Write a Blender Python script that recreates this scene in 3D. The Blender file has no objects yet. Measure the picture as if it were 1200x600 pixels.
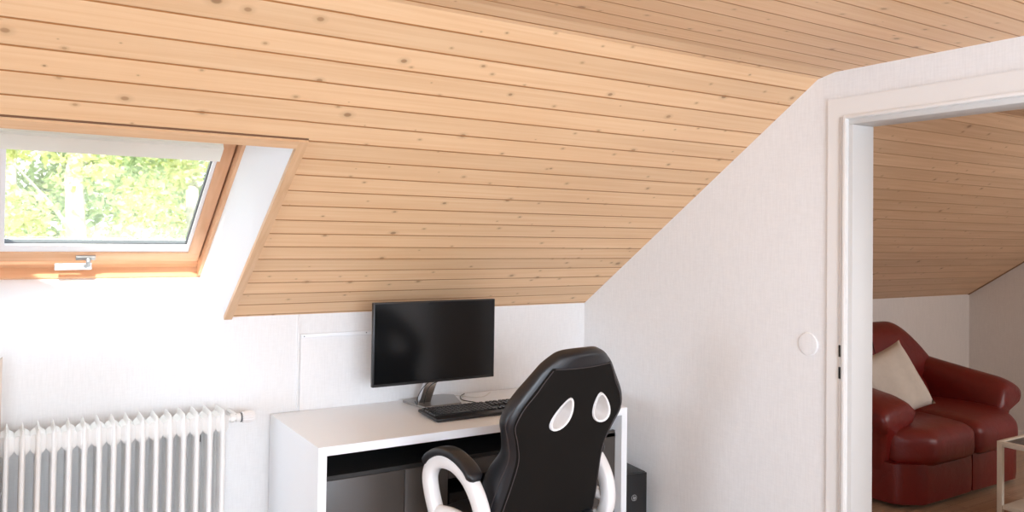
import bpy, bmesh, math, random
from math import sin, cos, pi, radians, sqrt
from mathutils import Vector, Matrix

random.seed(7)
sc = bpy.context.scene
COL = sc.collection

# ------------------------------------------------------------------ helpers
class MB:
    """collects shapes, builds ONE mesh object"""
    def __init__(s):
        s.bm = bmesh.new(); s.uv = None; s.mi = 0
    def face(s, vs):
        try:
            f = s.bm.faces.new(vs); f.material_index = s.mi; return f
        except ValueError:
            return None
    def poly(s, pts):
        return s.face([s.bm.verts.new(p) for p in pts])
    def box(s, x0, x1, y0, y1, z0, z1, M=None):
        P = [(x0,y0,z0),(x1,y0,z0),(x1,y1,z0),(x0,y1,z0),(x0,y0,z1),(x1,y0,z1),(x1,y1,z1),(x0,y1,z1)]
        v = [s.bm.verts.new((M @ Vector(p)) if M else p) for p in P]
        for f in ((3,2,1,0),(4,5,6,7),(0,1,5,4),(1,2,6,5),(2,3,7,6),(3,0,4,7)):
            s.face([v[i] for i in f])
        return s
    def rbox(s, x0, x1, y0, y1, z0, z1, r=.003, seg=2, M=None):
        b = bmesh.new()
        P = [(x0,y0,z0),(x1,y0,z0),(x1,y1,z0),(x0,y1,z0),(x0,y0,z1),(x1,y0,z1),(x1,y1,z1),(x0,y1,z1)]
        v = [b.verts.new(p) for p in P]
        for f in ((3,2,1,0),(4,5,6,7),(0,1,5,4),(1,2,6,5),(2,3,7,6),(3,0,4,7)):
            b.faces.new([v[i] for i in f])
        bmesh.ops.bevel(b, geom=list(b.edges), offset=r, segments=seg, affect='EDGES', profile=.5)
        s.merge(b, M); b.free(); return s
    def merge(s, b, M=None):
        mp = {}
        for v in b.verts: mp[v] = s.bm.verts.new((M @ v.co) if M else v.co)
        for f in b.faces: s.face([mp[v] for v in f.verts])
    def loft(s, rings, close=True, cap0=True, cap1=True):
        R = [[s.bm.verts.new(p) for p in r] for r in rings]
        n = len(R[0])
        for a, b in zip(R[:-1], R[1:]):
            for i in range(n if close else n-1):
                j = (i+1) % n
                s.face([a[i], a[j], b[j], b[i]])
        if cap0 and close: s.face(R[0][::-1])
        if cap1 and close: s.face(R[-1])
        return R
    def prism(s, pts2, f3, t0, t1):
        """pts2 list of 2d points, f3(a,b,t)->3d"""
        s.loft([[f3(a, b, t0) for a, b in pts2], [f3(a, b, t1) for a, b in pts2]])
        return s
    def tube(s, path, r, n=12, sec=None, up=None, closed=False, caps=True):
        """sweep a round (or sec: list of (a,b)) section along path; r scalar or list"""
        path = [Vector(p) for p in path]; N = len(path)
        rs = r if isinstance(r, (list, tuple)) else [r]*N
        rings = []; ref = Vector(up) if up else None; prev = None
        for i, p in enumerate(path):
            if closed: t = path[(i+1) % N]-path[i-1]
            else: t = path[min(i+1, N-1)]-path[max(i-1, 0)]
            t.normalize()
            if ref is not None:
                a = ref - t*ref.dot(t)
            elif prev is None:
                a = Vector((0,0,1)) if abs(t.z) < .9 else Vector((1,0,0)); a = a - t*a.dot(t)
            else: a = prev - t*prev.dot(t)
            a.normalize(); prev = a; b = t.cross(a)
            if sec: rings.append([p + a*q[0]*rs[i] + b*q[1]*rs[i] for q in sec])
            else: rings.append([p + (a*cos(2*pi*k/n) + b*sin(2*pi*k/n))*rs[i] for k in range(n)])
        if closed:
            rings.append(rings[0])
            s.loft(rings, cap0=False, cap1=False)
            bmesh.ops.remove_doubles(s.bm, verts=list(s.bm.verts), dist=1e-6)
        else: s.loft(rings, cap0=caps, cap1=caps)
        return s
    def lathe(s, prof, n=24, M=None):
        rings = []
        for r, z in prof:
            ring = [Vector((max(r, 1e-5)*cos(2*pi*k/n), max(r, 1e-5)*sin(2*pi*k/n), z)) for k in range(n)]
            rings.append([(M @ p) if M else p for p in ring])
        s.loft(rings); return s
    def build(s, name, mats, parent=None, smooth=True, ang=35, loc=None, recalc=True):
        if recalc: bmesh.ops.recalc_face_normals(s.bm, faces=list(s.bm.faces))
        me = bpy.data.meshes.new(name)
        if smooth:
            for f in s.bm.faces: f.smooth = True
            for e in s.bm.edges:
                if len(e.link_faces) == 2 and e.calc_face_angle(0) > radians(ang): e.smooth = False
        s.bm.to_mesh(me); s.bm.free()
        o = bpy.data.objects.new(name, me); COL.objects.link(o)
        for m in (mats if isinstance(mats, (list, tuple)) else [mats]): me.materials.append(m)
        if parent: o.parent = parent; o.matrix_parent_inverse = parent.matrix_basis.inverted() if loc is None else Matrix()
        if loc is not None: o.location = loc
        return o

def tag(o, label=None, cat=None, group=None, kind=None):
    if label: o['label'] = label
    if cat: o['category'] = cat
    if group: o['group'] = group
    if kind: o['kind'] = kind
    return o
def thing(name, loc, label, cat, group=None, rz=0):
    o = bpy.data.objects.new(name, None); COL.objects.link(o); o.empty_display_size = .1
    o.location = loc; o.rotation_euler = (0, 0, rz)
    bpy.context.view_layer.update()
    return tag(o, label, cat, group)
def struct(mb, name, mats, **k):
    return tag(mb.build(name, mats, **k), kind='structure')
def subsurf(o, lv=1):
    m = o.modifiers.new('sub', 'SUBSURF'); m.levels = lv; m.render_levels = lv
    return o

# ------------------------------------------------------------------ materials
def new_mat(name):
    m = bpy.data.materials.new(name); m.use_nodes = True
    nt = m.node_tree; b = nt.nodes['Principled BSDF']
    return m, nt, b
def N(nt, typ, **kw):
    n = nt.nodes.new(typ)
    for k, v in kw.items():
        if k.startswith('i_'):
            key = k[2:]; n.inputs[int(key) if key.isdigit() else key.replace('_', ' ')].default_value = v
        else: setattr(n, k, v)
    return n
def L(nt, a, b): nt.links.new(a, b)
def math_(nt, op, a, b=None, clamp=False):
    n = nt.nodes.new('ShaderNodeMath'); n.operation = op; n.use_clamp = clamp
    for i, x in enumerate((a, b)):
        if x is None: continue
        if isinstance(x, (int, float)): n.inputs[i].default_value = x
        else: L(nt, x, n.inputs[i])
    return n.outputs[0]
def mix(nt, fac, a, b, mode='MIX'):
    n = nt.nodes.new('ShaderNodeMix'); n.data_type = 'RGBA'; n.blend_type = mode
    if isinstance(fac, (int, float)): n.inputs[0].default_value = fac
    else: L(nt, fac, n.inputs[0])
    for i, x in ((6, a), (7, b)):
        if isinstance(x, (tuple, list)): n.inputs[i].default_value = (*x[:3], 1)
        else: L(nt, x, n.inputs[i])
    return n.outputs[2]
def simple(name, col, rough=.5, metal=0, bump=0, bscale=200, spec=.5, coat=0, var=0.04, vscale=6, stretch=(1,1,1)):
    m, nt, b = new_mat(name)
    b.inputs['Roughness'].default_value = rough; b.inputs['Metallic'].default_value = metal
    b.inputs['Specular IOR Level'].default_value = spec
    b.inputs['Coat Weight'].default_value = coat; b.inputs['Coat Roughness'].default_value = .1
    tc = N(nt, 'ShaderNodeTexCoord'); mp = N(nt, 'ShaderNodeMapping'); mp.inputs['Scale'].default_value = stretch
    L(nt, tc.outputs['Object'], mp.inputs['Vector'])
    n1 = N(nt, 'ShaderNodeTexNoise', i_Scale=vscale, i_Detail=3.0); L(nt, mp.outputs[0], n1.inputs['Vector'])
    c = mix(nt, n1.outputs[0], tuple(max(0, x*(1-var)) for x in col), tuple(min(1, x*(1+var)) for x in col))
    L(nt, c, b.inputs['Base Color'])
    if bump:
        n2 = N(nt, 'ShaderNodeTexNoise', i_Scale=bscale, i_Detail=4.0); L(nt, mp.outputs[0], n2.inputs['Vector'])
        bp = N(nt, 'ShaderNodeBump', i_Strength=bump, i_Distance=.002)
        L(nt, n2.outputs[0], bp.inputs['Height']); L(nt, bp.outputs[0], b.inputs['Normal'])
    return m

def wood_boards(name, pitch, base, dark, groove, off=0.0, knots=True, rough=.45, gw=.045, seglen=0):
    """boards run along UV.x, stacked along UV.y (metres)"""
    m, nt, b = new_mat(name)
    b.inputs['Roughness'].default_value = rough; b.inputs['Specular IOR Level'].default_value = .3
    uv = N(nt, 'ShaderNodeUVMap'); sp = N(nt, 'ShaderNodeSeparateXYZ'); L(nt, uv.outputs[0], sp.inputs[0])
    q = math_(nt, 'DIVIDE', math_(nt, 'ADD', sp.outputs[1], off), pitch)
    bid = math_(nt, 'FLOOR', q); fr = math_(nt, 'FRACT', q)
    xs = sp.outputs[0]
    wn = N(nt, 'ShaderNodeTexWhiteNoise', noise_dimensions='1D'); L(nt, bid, wn.inputs['W'])
    if seglen:
        xo = math_(nt, 'ADD', xs, math_(nt, 'MULTIPLY', wn.outputs[0], seglen*3))
        sx = math_(nt, 'DIVIDE', xo, seglen); sid = math_(nt, 'FLOOR', sx); sfr = math_(nt, 'FRACT', sx)
        wn2 = N(nt, 'ShaderNodeTexWhiteNoise', noise_dimensions='2D'); cb = N(nt, 'ShaderNodeCombineXYZ')
        L(nt, bid, cb.inputs[0]); L(nt, sid, cb.inputs[1]); L(nt, cb.outputs[0], wn2.inputs['Vector'])
        rnd = wn2.outputs['Value']
    else: rnd = wn.outputs['Value']
    # grain
    cb1 = N(nt, 'ShaderNodeCombineXYZ')
    L(nt, math_(nt, 'ADD', xs, math_(nt, 'MULTIPLY', rnd, 37.0)), cb1.inputs[0]); L(nt, sp.outputs[1], cb1.inputs[1])
    L(nt, math_(nt, 'MULTIPLY', rnd, 11.0), cb1.inputs[2])
    mp = N(nt, 'ShaderNodeMapping'); mp.inputs['Scale'].default_value = (1.6, 60, 1); L(nt, cb1.outputs[0], mp.inputs['Vector'])
    g = N(nt, 'ShaderNodeTexNoise', i_Scale=1.0, i_Detail=5.0, i_Distortion=.6); L(nt, mp.outputs[0], g.inputs['Vector'])
    mp2 = N(nt, 'ShaderNodeMapping'); mp2.inputs['Scale'].default_value = (2.0, 9, 1); L(nt, cb1.outputs[0], mp2.inputs['Vector'])
    g2 = N(nt, 'ShaderNodeTexNoise', i_Scale=1.0, i_Detail=2.0); L(nt, mp2.outputs[0], g2.inputs['Vector'])
    gr = N(nt, 'ShaderNodeMapRange', i_1=.35, i_2=.7); L(nt, g.outputs[0], gr.inputs[0])
    c = mix(nt, math_(nt, 'MULTIPLY', gr.outputs[0], .75), base, dark)
    gr2 = N(nt, 'ShaderNodeMapRange', i_1=.3, i_2=.75); L(nt, g2.outputs[0], gr2.inputs[0])
    c = mix(nt, math_(nt, 'MULTIPLY', gr2.outputs[0], .45), c, dark)
    br = N(nt, 'ShaderNodeMapRange', i_1=0.0, i_2=1.0, i_3=.94, i_4=1.05); L(nt, rnd, br.inputs[0])
    cc = N(nt, 'ShaderNodeCombineXYZ')
    for i in range(3): L(nt, br.outputs[0], cc.inputs[i])
    c = mix(nt, 1.0, c, cc.outputs[0], 'MULTIPLY')
    if knots:
        for scl, thr, prob, kc in ((5.0, .032, .40, (.36,.19,.09)), (9.0, .036, .52, (.46,.26,.13)), (3.1, .026, .5, (.26,.13,.06))):
            mk = N(nt, 'ShaderNodeMapping'); mk.inputs['Scale'].default_value = (.75, 1, 1); mk.inputs['Location'].default_value = (scl, scl*.7, 0)
            L(nt, uv.outputs[0], mk.inputs['Vector'])
            v = N(nt, 'ShaderNodeTexVoronoi', i_Scale=scl, voronoi_dimensions='2D'); L(nt, mk.outputs[0], v.inputs['Vector'])
            sc_ = N(nt, 'ShaderNodeSeparateColor'); L(nt, v.outputs['Color'], sc_.inputs[0])
            on = math_(nt, 'GREATER_THAN', sc_.outputs[0], 1-prob)
            size = math_(nt, 'MULTIPLY', math_(nt, 'ADD', sc_.outputs[1], .35), thr)
            d = math_(nt, 'DIVIDE', v.outputs['Distance'], size)
            k = N(nt, 'ShaderNodeMapRange', i_1=.7, i_2=1.1, i_3=1.0, i_4=0.0); L(nt, d, k.inputs[0])
            h = N(nt, 'ShaderNodeMapRange', i_1=1.0, i_2=2.6, i_3=.35, i_4=0.0); L(nt, d, h.inputs[0])
            c = mix(nt, math_(nt, 'MULTIPLY', on, h.outputs[0]), c, tuple(x*.62 for x in dark))
            c = mix(nt, math_(nt, 'MULTIPLY', math_(nt, 'MULTIPLY', on, k.outputs[0]), .7), c, kc)
    # groove
    e = math_(nt, 'MINIMUM', fr, math_(nt, 'SUBTRACT', 1.0, fr))
    ge = N(nt, 'ShaderNodeMapRange', i_1=gw*.5, i_2=gw, i_3=1.0, i_4=0.0); L(nt, e, ge.inputs[0])
    gv = ge.outputs[0]
    if seglen:
        e2 = math_(nt, 'MINIMUM', sfr, math_(nt, 'SUBTRACT', 1.0, sfr))
        ge2 = N(nt, 'ShaderNodeMapRange', i_1=.001, i_2=.003, i_3=1.0, i_4=0.0); L(nt, e2, ge2.inputs[0])
        gv = math_(nt, 'MAXIMUM', gv, ge2.outputs[0])
    c = mix(nt, gv, c, groove)
    L(nt, c, b.inputs['Base Color'])
    bp = N(nt, 'ShaderNodeBump', i_Strength=.5, i_Distance=.003)
    L(nt, math_(nt, 'SUBTRACT', math_(nt, 'MULTIPLY', g.outputs[0], .06), gv), bp.inputs['Height'])
    L(nt, bp.outputs[0], b.inputs['Normal'])
    return m

def plain_wood(name, base, dark, sc3=(3, 60, 60), rough=.4):
    m, nt, b = new_mat(name); b.inputs['Roughness'].default_value = rough
    tc = N(nt, 'ShaderNodeTexCoord'); mp = N(nt, 'ShaderNodeMapping'); mp.inputs['Scale'].default_value = sc3
    L(nt, tc.outputs['Object'], mp.inputs['Vector'])
    g = N(nt, 'ShaderNodeTexNoise', i_Scale=1.0, i_Detail=4.0, i_Distortion=.4); L(nt, mp.outputs[0], g.inputs['Vector'])
    r = N(nt, 'ShaderNodeMapRange', i_1=.3, i_2=.7); L(nt, g.outputs[0], r.inputs[0])
    L(nt, mix(nt, r.outputs[0], base, dark), b.inputs['Base Color'])
    return m

def wallpaper(name, col, strength=.35):
    m, nt, b = new_mat(name); b.inputs['Roughness'].default_value = .85; b.inputs['Specular IOR Level'].default_value = .2
    tc = N(nt, 'ShaderNodeTexCoord')
    mp = N(nt, 'ShaderNodeMapping'); mp.inputs['Scale'].default_value = (170, 170, 14); L(nt, tc.outputs['Object'], mp.inputs['Vector'])
    n = N(nt, 'ShaderNodeTexNoise', i_Scale=1.0, i_Detail=3.0); L(nt, mp.outputs[0], n.inputs['Vector'])
    mp2 = N(nt, 'ShaderNodeMapping'); mp2.inputs['Scale'].default_value = (30, 30, 160); L(nt, tc.outputs['Object'], mp2.inputs['Vector'])
    n2 = N(nt, 'ShaderNodeTexNoise', i_Scale=1.0, i_Detail=2.0); L(nt, mp2.outputs[0], n2.inputs['Vector'])
    s = math_(nt, 'ADD', n.outputs[0], math_(nt, 'MULTIPLY', n2.outputs[0], .6))
    r = N(nt, 'ShaderNodeMapRange', i_1=.5, i_2=1.1); L(nt, s, r.inputs[0])
    L(nt, mix(nt, r.outputs[0], tuple(x*.95 for x in col), tuple(min(1, x*1.03) for x in col)), b.inputs['Base Color'])
    bp = N(nt, 'ShaderNodeBump', i_Strength=strength, i_Distance=.001); L(nt, s, bp.inputs['Height']); L(nt, bp.outputs[0], b.inputs['Normal'])
    return m

def leather(name, col, rough=.35, crease=.5, scale=18):
    m, nt, b = new_mat(name); b.inputs['Roughness'].default_value = rough
    tc = N(nt, 'ShaderNodeTexCoord')
    n = N(nt, 'ShaderNodeTexNoise', i_Scale=scale, i_Detail=4.0, i_Distortion=.8); L(nt, tc.outputs['Object'], n.inputs['Vector'])
    v = N(nt, 'ShaderNodeTexVoronoi', i_Scale=420.0); L(nt, tc.outputs['Object'], v.inputs['Vector'])
    L(nt, mix(nt, n.outputs[0], tuple(x*.8 for x in col), tuple(min(1, x*1.2) for x in col)), b.inputs['Base Color'])
    h = math_(nt, 'ADD', math_(nt, 'MULTIPLY', n.outputs[0], 4.0*crease), math_(nt, 'MULTIPLY', v.outputs['Distance'], .15))
    bp = N(nt, 'ShaderNodeBump', i_Strength=.35, i_Distance=.004); L(nt, h, bp.inputs['Height']); L(nt, bp.outputs[0], b.inputs['Normal'])
    return m

def glass_pane(name, tint=(1,1,1), refl=1.0):
    m = bpy.data.materials.new(name); m.use_nodes = True; nt = m.node_tree
    nt.nodes.remove(nt.nodes['Principled BSDF']); out = nt.nodes['Material Output']
    t = N(nt, 'ShaderNodeBsdfTransparent'); t.inputs[0].default_value = (*tint, 1)
    g = N(nt, 'ShaderNodeBsdfGlossy'); g.inputs['Roughness'].default_value = .02
    fr = N(nt, 'ShaderNodeFresnel', i_IOR=1.45); mx = N(nt, 'ShaderNodeMixShader')
    L(nt, math_(nt, 'MULTIPLY', fr.outputs[0], refl), mx.inputs[0]); L(nt, t.outputs[0], mx.inputs[1]); L(nt, g.outputs[0], mx.inputs[2])
    L(nt, mx.outputs[0], out.inputs[0]); return m

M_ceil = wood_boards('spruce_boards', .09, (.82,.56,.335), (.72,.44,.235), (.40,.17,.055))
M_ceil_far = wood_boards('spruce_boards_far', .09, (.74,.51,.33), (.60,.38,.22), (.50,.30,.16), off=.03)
M_trimwood = plain_wood('spruce_trim', (.74,.48,.28), (.64,.37,.19), (40, 4, 4))
M_frame = plain_wood('pine_window_frame', (.76,.46,.27), (.66,.36,.19), (2, 30, 30))
M_frame_v = plain_wood('pine_window_frame_upright', (.76,.46,.27), (.66,.36,.19), (40, 4, 4))
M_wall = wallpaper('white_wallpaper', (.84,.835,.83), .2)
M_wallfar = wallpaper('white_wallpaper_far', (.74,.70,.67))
M_white = simple('white_reveal_paint', (.84,.84,.85), .6, var=.01)
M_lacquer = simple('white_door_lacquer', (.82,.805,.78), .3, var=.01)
M_jamb = simple('jamb_lacquer_darkened', (.62,.61,.59), .5, var=.01)  # door lacquer darkened in colour to offset strong light on the jamb
M_seal = simple('rebate_seal', (.55,.50,.46), .6)
M_floor = wood_boards('oak_parquet', .07, (.50,.36,.25), (.38,.25,.16), (.16,.09,.05), knots=False, rough=.35, gw=.012, seglen=.5)
M_rad = simple('radiator_enamel', (.84,.83,.81), .3, var=.01)
M_desk = simple('white_desk_foil', (.90,.92,.945), .28, var=.01)
M_dkpanel = simple('dark_grey_gloss', (.060,.050,.043), .38, var=.05)
M_black = simple('black_matte', (.008,.008,.008), .55)
M_blackpl = simple('black_plastic', (.012,.012,.013), .38, bump=.1, bscale=600)
M_screen = simple('monitor_glass', (.004,.0045,.005), .16, var=.1)
M_silver = simple('brushed_silver', (.42,.41,.40), .33, metal=1, bump=.05, bscale=300)
M_steel = simple('steel', (.62,.62,.63), .25, metal=1)
M_handle = simple('satin_handle_grey', (.38,.40,.42), .35, metal=.6)
M_cable = simple('cable_black', (.02,.02,.02), .4)
M_cablew = simple('cable_white', (.78,.77,.75), .4)
M_leather = leather('black_leatherette', (.0085,.009,.0115), .38, .18)
M_fabric = simple('black_chair_fabric', (.0085,.007,.006), .8, bump=.4, bscale=700, spec=.12)
M_seam = simple('seam_thread', (.045,.035,.035), .6)
M_chwhite = simple('white_glossy_plastic', (.82,.80,.79), .28, var=.01, coat=.3)
M_sofa = leather('red_leather', (.150,.009,.007), .36, .5, 13)
M_sofadk = simple('sofa_shadow_base', (.01,.006,.005), .7)
M_pillow = simple('beige_linen', (.62,.56,.49), .9, bump=.8, bscale=350, var=.08, vscale=30)
M_tablewh = simple('cream_metal', (.74,.70,.62), .35)
M_tabglass = glass_pane('table_glass', (.72,.74,.72), 1.2)
M_winglass = glass_pane('window_glass', (.97,.99,.97), .5)
M_gasket = simple('dark_gasket', (.10,.11,.12), .5)
M_blind = simple('ivory_blind_fabric', (.82,.79,.70), .8)
M_headb = simple('beige_panel', (.60,.51,.43), .8, bump=.3, bscale=300)
M_bark = simple('bark', (.60,.56,.50), .9, bump=1, bscale=30, var=.3)
def leafmat(name, a, b_):
    m, nt, b = new_mat(name); b.inputs['Roughness'].default_value = .5
    g = N(nt, 'ShaderNodeNewGeometry')
    L(nt, mix(nt, g.outputs['Random Per Island'], a, b_), b.inputs['Base Color'])
    tr = N(nt, 'ShaderNodeBsdfTranslucent'); L(nt, mix(nt, g.outputs['Random Per Island'], a, b_), tr.inputs[0])
    mx = N(nt, 'ShaderNodeMixShader'); mx.inputs[0].default_value = .5
    L(nt, b.outputs[0], mx.inputs[1]); L(nt, tr.outputs[0], mx.inputs[2]); L(nt, mx.outputs[0], nt.nodes['Material Output'].inputs[0])
    return m
M_leafA = leafmat('yellow_green_leaves', (.46,.52,.18), (.90,.88,.50))
M_leafB = leafmat('mid_green_leaves', (.26,.38,.16), (.66,.74,.42))
M_grass = simple('meadow', (.22,.32,.12), .9, var=.4, vscale=2)

# ------------------------------------------------------------------ room numbers
H = 1.53; XD = 2.681; TH = .123; XF = 6.78; YK = 3.5; ZK = 1.175; S = radians(33.7)
cS, sS = cos(S), sin(S)
def SL(x, v, w=0.0): return Vector((x, YK - v*cS + w*sS, ZK + v*sS + w*cS))
VC = 1.79                                   # crease along the slope
YC, ZC = YK-VC*cS, ZK+VC*sS                 # 2.01, 2.168
XL = -4.2; YB = -2.9; YFB = -0.6; YC2 = -1.4
FSL_top = .012
YKF = YK + .103; ZKF = ZK - .069            # knee wall of the next room sits a little further back

def add_uv(o, fn):
    me = o.data; uv = me.uv_layers.new(name='UVMap')
    for p in me.polygons:
        for li in p.loop_indices:
            uv.data[li].uv = fn(me.vertices[me.loops[li].vertex_index].co)

# --- slope ceiling, main room, with the skylight opening
HX0, HX1, HV0, HV1 = -.155, .785, 0.0, 1.165
mb = MB()
mb.poly([SL(HX1,0), SL(XD,0), SL(XD,VC), SL(HX1,VC)])
mb.poly([SL(HX0,HV1), SL(HX1,HV1), SL(HX1,VC), SL(HX0,VC)])
mb.poly([SL(XL,0), SL(HX0,0), SL(HX0,VC), SL(XL,VC)])
YR0, YR1 = -1.4, -2.9
# transition board, flat part and rear slope
mb.poly([(XL,YC,ZC),(XD,YC,ZC),(XD,YC-.075,2.184),(XL,YC-.075,2.184)])
mb.poly([(XL,YC-.075,2.184),(XD,YC-.075,2.184),(XD,YR0,2.186),(XL,YR0,2.186)])
mb.poly([(XL,YR0,2.186),(XD,YR0,2.186),(XD,YR1,1.175),(XL,YR1,1.175)])
ceil = struct(mb, 'ceiling', M_ceil, smooth=False)
def uvc(p):
    if p.y >= YC-1e-4: return (p.x, (YK-p.y)/cS - .012 + .0)
    if p.y >= YR0-1e-4: return (p.x, VC-.012 + (YC-p.y))
    return (p.x, VC + (YC-YR0) + (YR0-p.y)*1.2)
add_uv(ceil, uvc)
# far room ceiling
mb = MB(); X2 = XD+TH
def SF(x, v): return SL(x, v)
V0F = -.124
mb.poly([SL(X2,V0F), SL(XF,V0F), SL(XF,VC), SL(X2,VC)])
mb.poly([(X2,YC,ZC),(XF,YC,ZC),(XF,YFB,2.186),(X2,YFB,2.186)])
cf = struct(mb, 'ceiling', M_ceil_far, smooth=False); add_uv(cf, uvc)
# thin dark shadow strip where the far ceiling meets its side wall
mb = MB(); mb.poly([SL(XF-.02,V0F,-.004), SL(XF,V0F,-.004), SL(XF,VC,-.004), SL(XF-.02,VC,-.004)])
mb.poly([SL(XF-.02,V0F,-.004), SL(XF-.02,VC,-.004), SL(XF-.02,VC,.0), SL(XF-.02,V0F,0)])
struct(mb, 'shadow_strip_1', simple('ceiling_edge_shadow', (.22,.11,.05), .5), smooth=False)

# --- walls
mb = MB()
mb.poly([(XL,YK,0),(XD,YK,0),(XD,YK,ZK),(.777,YK,ZK),(.777,YK,1.215),(-.147,YK,1.215),(-.147,YK,ZK),(XL,YK,ZK)])
wall_back = struct(mb, 'wall_back', M_wall, smooth=False)
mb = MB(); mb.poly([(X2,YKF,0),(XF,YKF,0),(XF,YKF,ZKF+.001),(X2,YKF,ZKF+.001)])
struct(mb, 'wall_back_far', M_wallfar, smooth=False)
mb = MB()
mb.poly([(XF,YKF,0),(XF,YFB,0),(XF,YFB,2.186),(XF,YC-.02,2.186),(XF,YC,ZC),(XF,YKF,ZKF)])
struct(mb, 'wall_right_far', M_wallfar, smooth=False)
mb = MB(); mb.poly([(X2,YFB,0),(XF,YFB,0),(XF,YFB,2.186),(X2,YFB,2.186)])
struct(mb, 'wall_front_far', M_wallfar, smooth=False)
# door wall with the doorway cut out
DY0, DY1, DZ = .985, 1.877, 1.998
def wx(a, b, t): return (t, a, b)
mb = MB()
def wp(pts): mb.prism(pts, wx, XD, X2)
wp([(YK+.14,0),(DY1,0),(DY1,2.17+.02),(YC-.05,2.19),(YC,ZC+.004),(YK+.14,ZK-.0934+.004)])
wp([(DY1,DZ),(DY0,DZ),(DY0,2.19),(DY1,2.19)])
wp([(DY0,0),(YR1,0),(YR1,1.18),(YR0,2.19),(DY0,2.19)])
struct(mb, 'wall_right', M_wall, smooth=False)
mb = MB(); mb.poly([(XL,YK,0),(XL,YR1,0),(XL,YR1,1.175),(XL,YR0,2.186),(XL,YC,2.186),(XL,YC,ZC),(XL,YK,ZK)])
struct(mb, 'wall_left', M_wall, smooth=False)
mb = MB(); mb.poly([(XL,YR1,0),(XD,YR1,0),(XD,YR1,1.175),(XL,YR1,1.175)])
struct(mb, 'wall_front', M_wall, smooth=False)
mb = MB(); mb.poly([(XL-.05,YR1-.05,0),(XF+.05,YR1-.05,0),(XF+.05,YKF+.05,0),(XL-.05,YKF+.05,0)])
fl = struct(mb, 'floor', M_floor, smooth=False); add_uv(fl, lambda p: (p.x, p.y))
# skirting
mb = MB(); mb.rbox(XL+.002,XD-.002,YK-.014,YK-.001,0.001,.06,.002); struct(mb, 'baseboard_back', M_lacquer)
mb = MB(); mb.rbox(X2+.002,XF-.002,YKF-.014,YKF-.001,.001,.06,.002); struct(mb, 'baseboard_back_far', M_lacquer)
mb = MB(); mb.rbox(XF-.014,XF-.001,YFB+.01,YKF-.016,.001,.06,.002); struct(mb, 'baseboard_right_far', M_lacquer)
mb = MB(); mb.rbox(XD-.014,XD-.001,DY1+.085,YK-.016,.001,.06,.002); struct(mb, 'baseboard_right', M_lacquer)

# --- doorway lining and casing (door_1)
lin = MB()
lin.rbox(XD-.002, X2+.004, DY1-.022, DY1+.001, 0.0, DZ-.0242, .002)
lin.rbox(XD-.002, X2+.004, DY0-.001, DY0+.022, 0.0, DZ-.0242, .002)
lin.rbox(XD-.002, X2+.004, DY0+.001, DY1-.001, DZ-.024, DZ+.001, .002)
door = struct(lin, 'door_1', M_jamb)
cas = MB()
CW = .078
def casing(x0, x1, a):
    cas.prism([(DY1-.004,0),(DY1+a,0),(DY1+a,DZ+a),(DY0-a,DZ+a),(DY0-a,0),(DY0+.004,0),(DY0+.004,DZ-.004),(DY1-.004,DZ-.004)], wx, x0, x1)
casing(XD-.014, XD-.0005, CW)
casing(X2+.0005, X2+.014, CW)
cas.rbox(XD-.020, XD-.013, DY1-.003, DY1+.010, 0.0, DZ+.010, .002)
cas.rbox(XD-.020, XD-.013, DY0-.010, DY1-.001, DZ-.003, DZ+.010, .002)
c_ = cas.build('door_casing', M_lacquer, door); 
sl_ = MB(); sl_.box(XD-.0212, XD-.0195, DY1+.0105, DY1+.020, 0.002, DZ+.004)
sl_.box(XD-.016, XD-.0138, DY1+.0105, DY1+.020, 0.002, DZ+.004)
sl_.build('rebate_seal', M_seal, door)
st = MB()
zz = (1.118, 1.036)
for z in zz: st.box(XD-.0235, XD-.0205, DY1+.0115, DY1+.0195, z-.022, z+.022)
st.build('strike_plate', simple('dark_latch_slot', (.03,.028,.026), .4, metal=.6), door)

# ------------------------------------------------------------------ skylight window_1
WX0, WX1, WW = -.155+.055, .715, .25       # reveal inner edge at depth WW
FV0, FV1 = -.085, 1.10
rev = MB()
rev.poly([SL(HX1-.008,0), SL(HX1-.008,HV1), SL(WX1,FV1,WW), SL(WX1,FV0,WW)])
rev.poly([SL(HX0+.008,HV1), SL(HX0+.008,0), SL(WX0,FV0,WW), SL(WX0,FV1,WW)])
# bottom reveal: short upright then sloping sill
z1 = 1.215
pA, pB = Vector((HX0,YK,ZK-.01)), Vector((HX1,YK,ZK-.01))
rev.poly([(HX0+.008,YK,z1), (HX1-.008,YK,z1), SL(WX1,FV0,WW), SL(WX0,FV0,WW)])
rev.poly([(HX1-.008,YK,z1), SL(HX1-.008,0), SL(WX1,FV0,WW)])
# top reveal
rev.poly([SL(HX0+.008,HV1), SL(HX1-.008,HV1), SL(WX1,FV1,WW), SL(WX0,FV1,WW)])
reveal = struct(rev, 'window_1', M_white, smooth=False)
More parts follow.
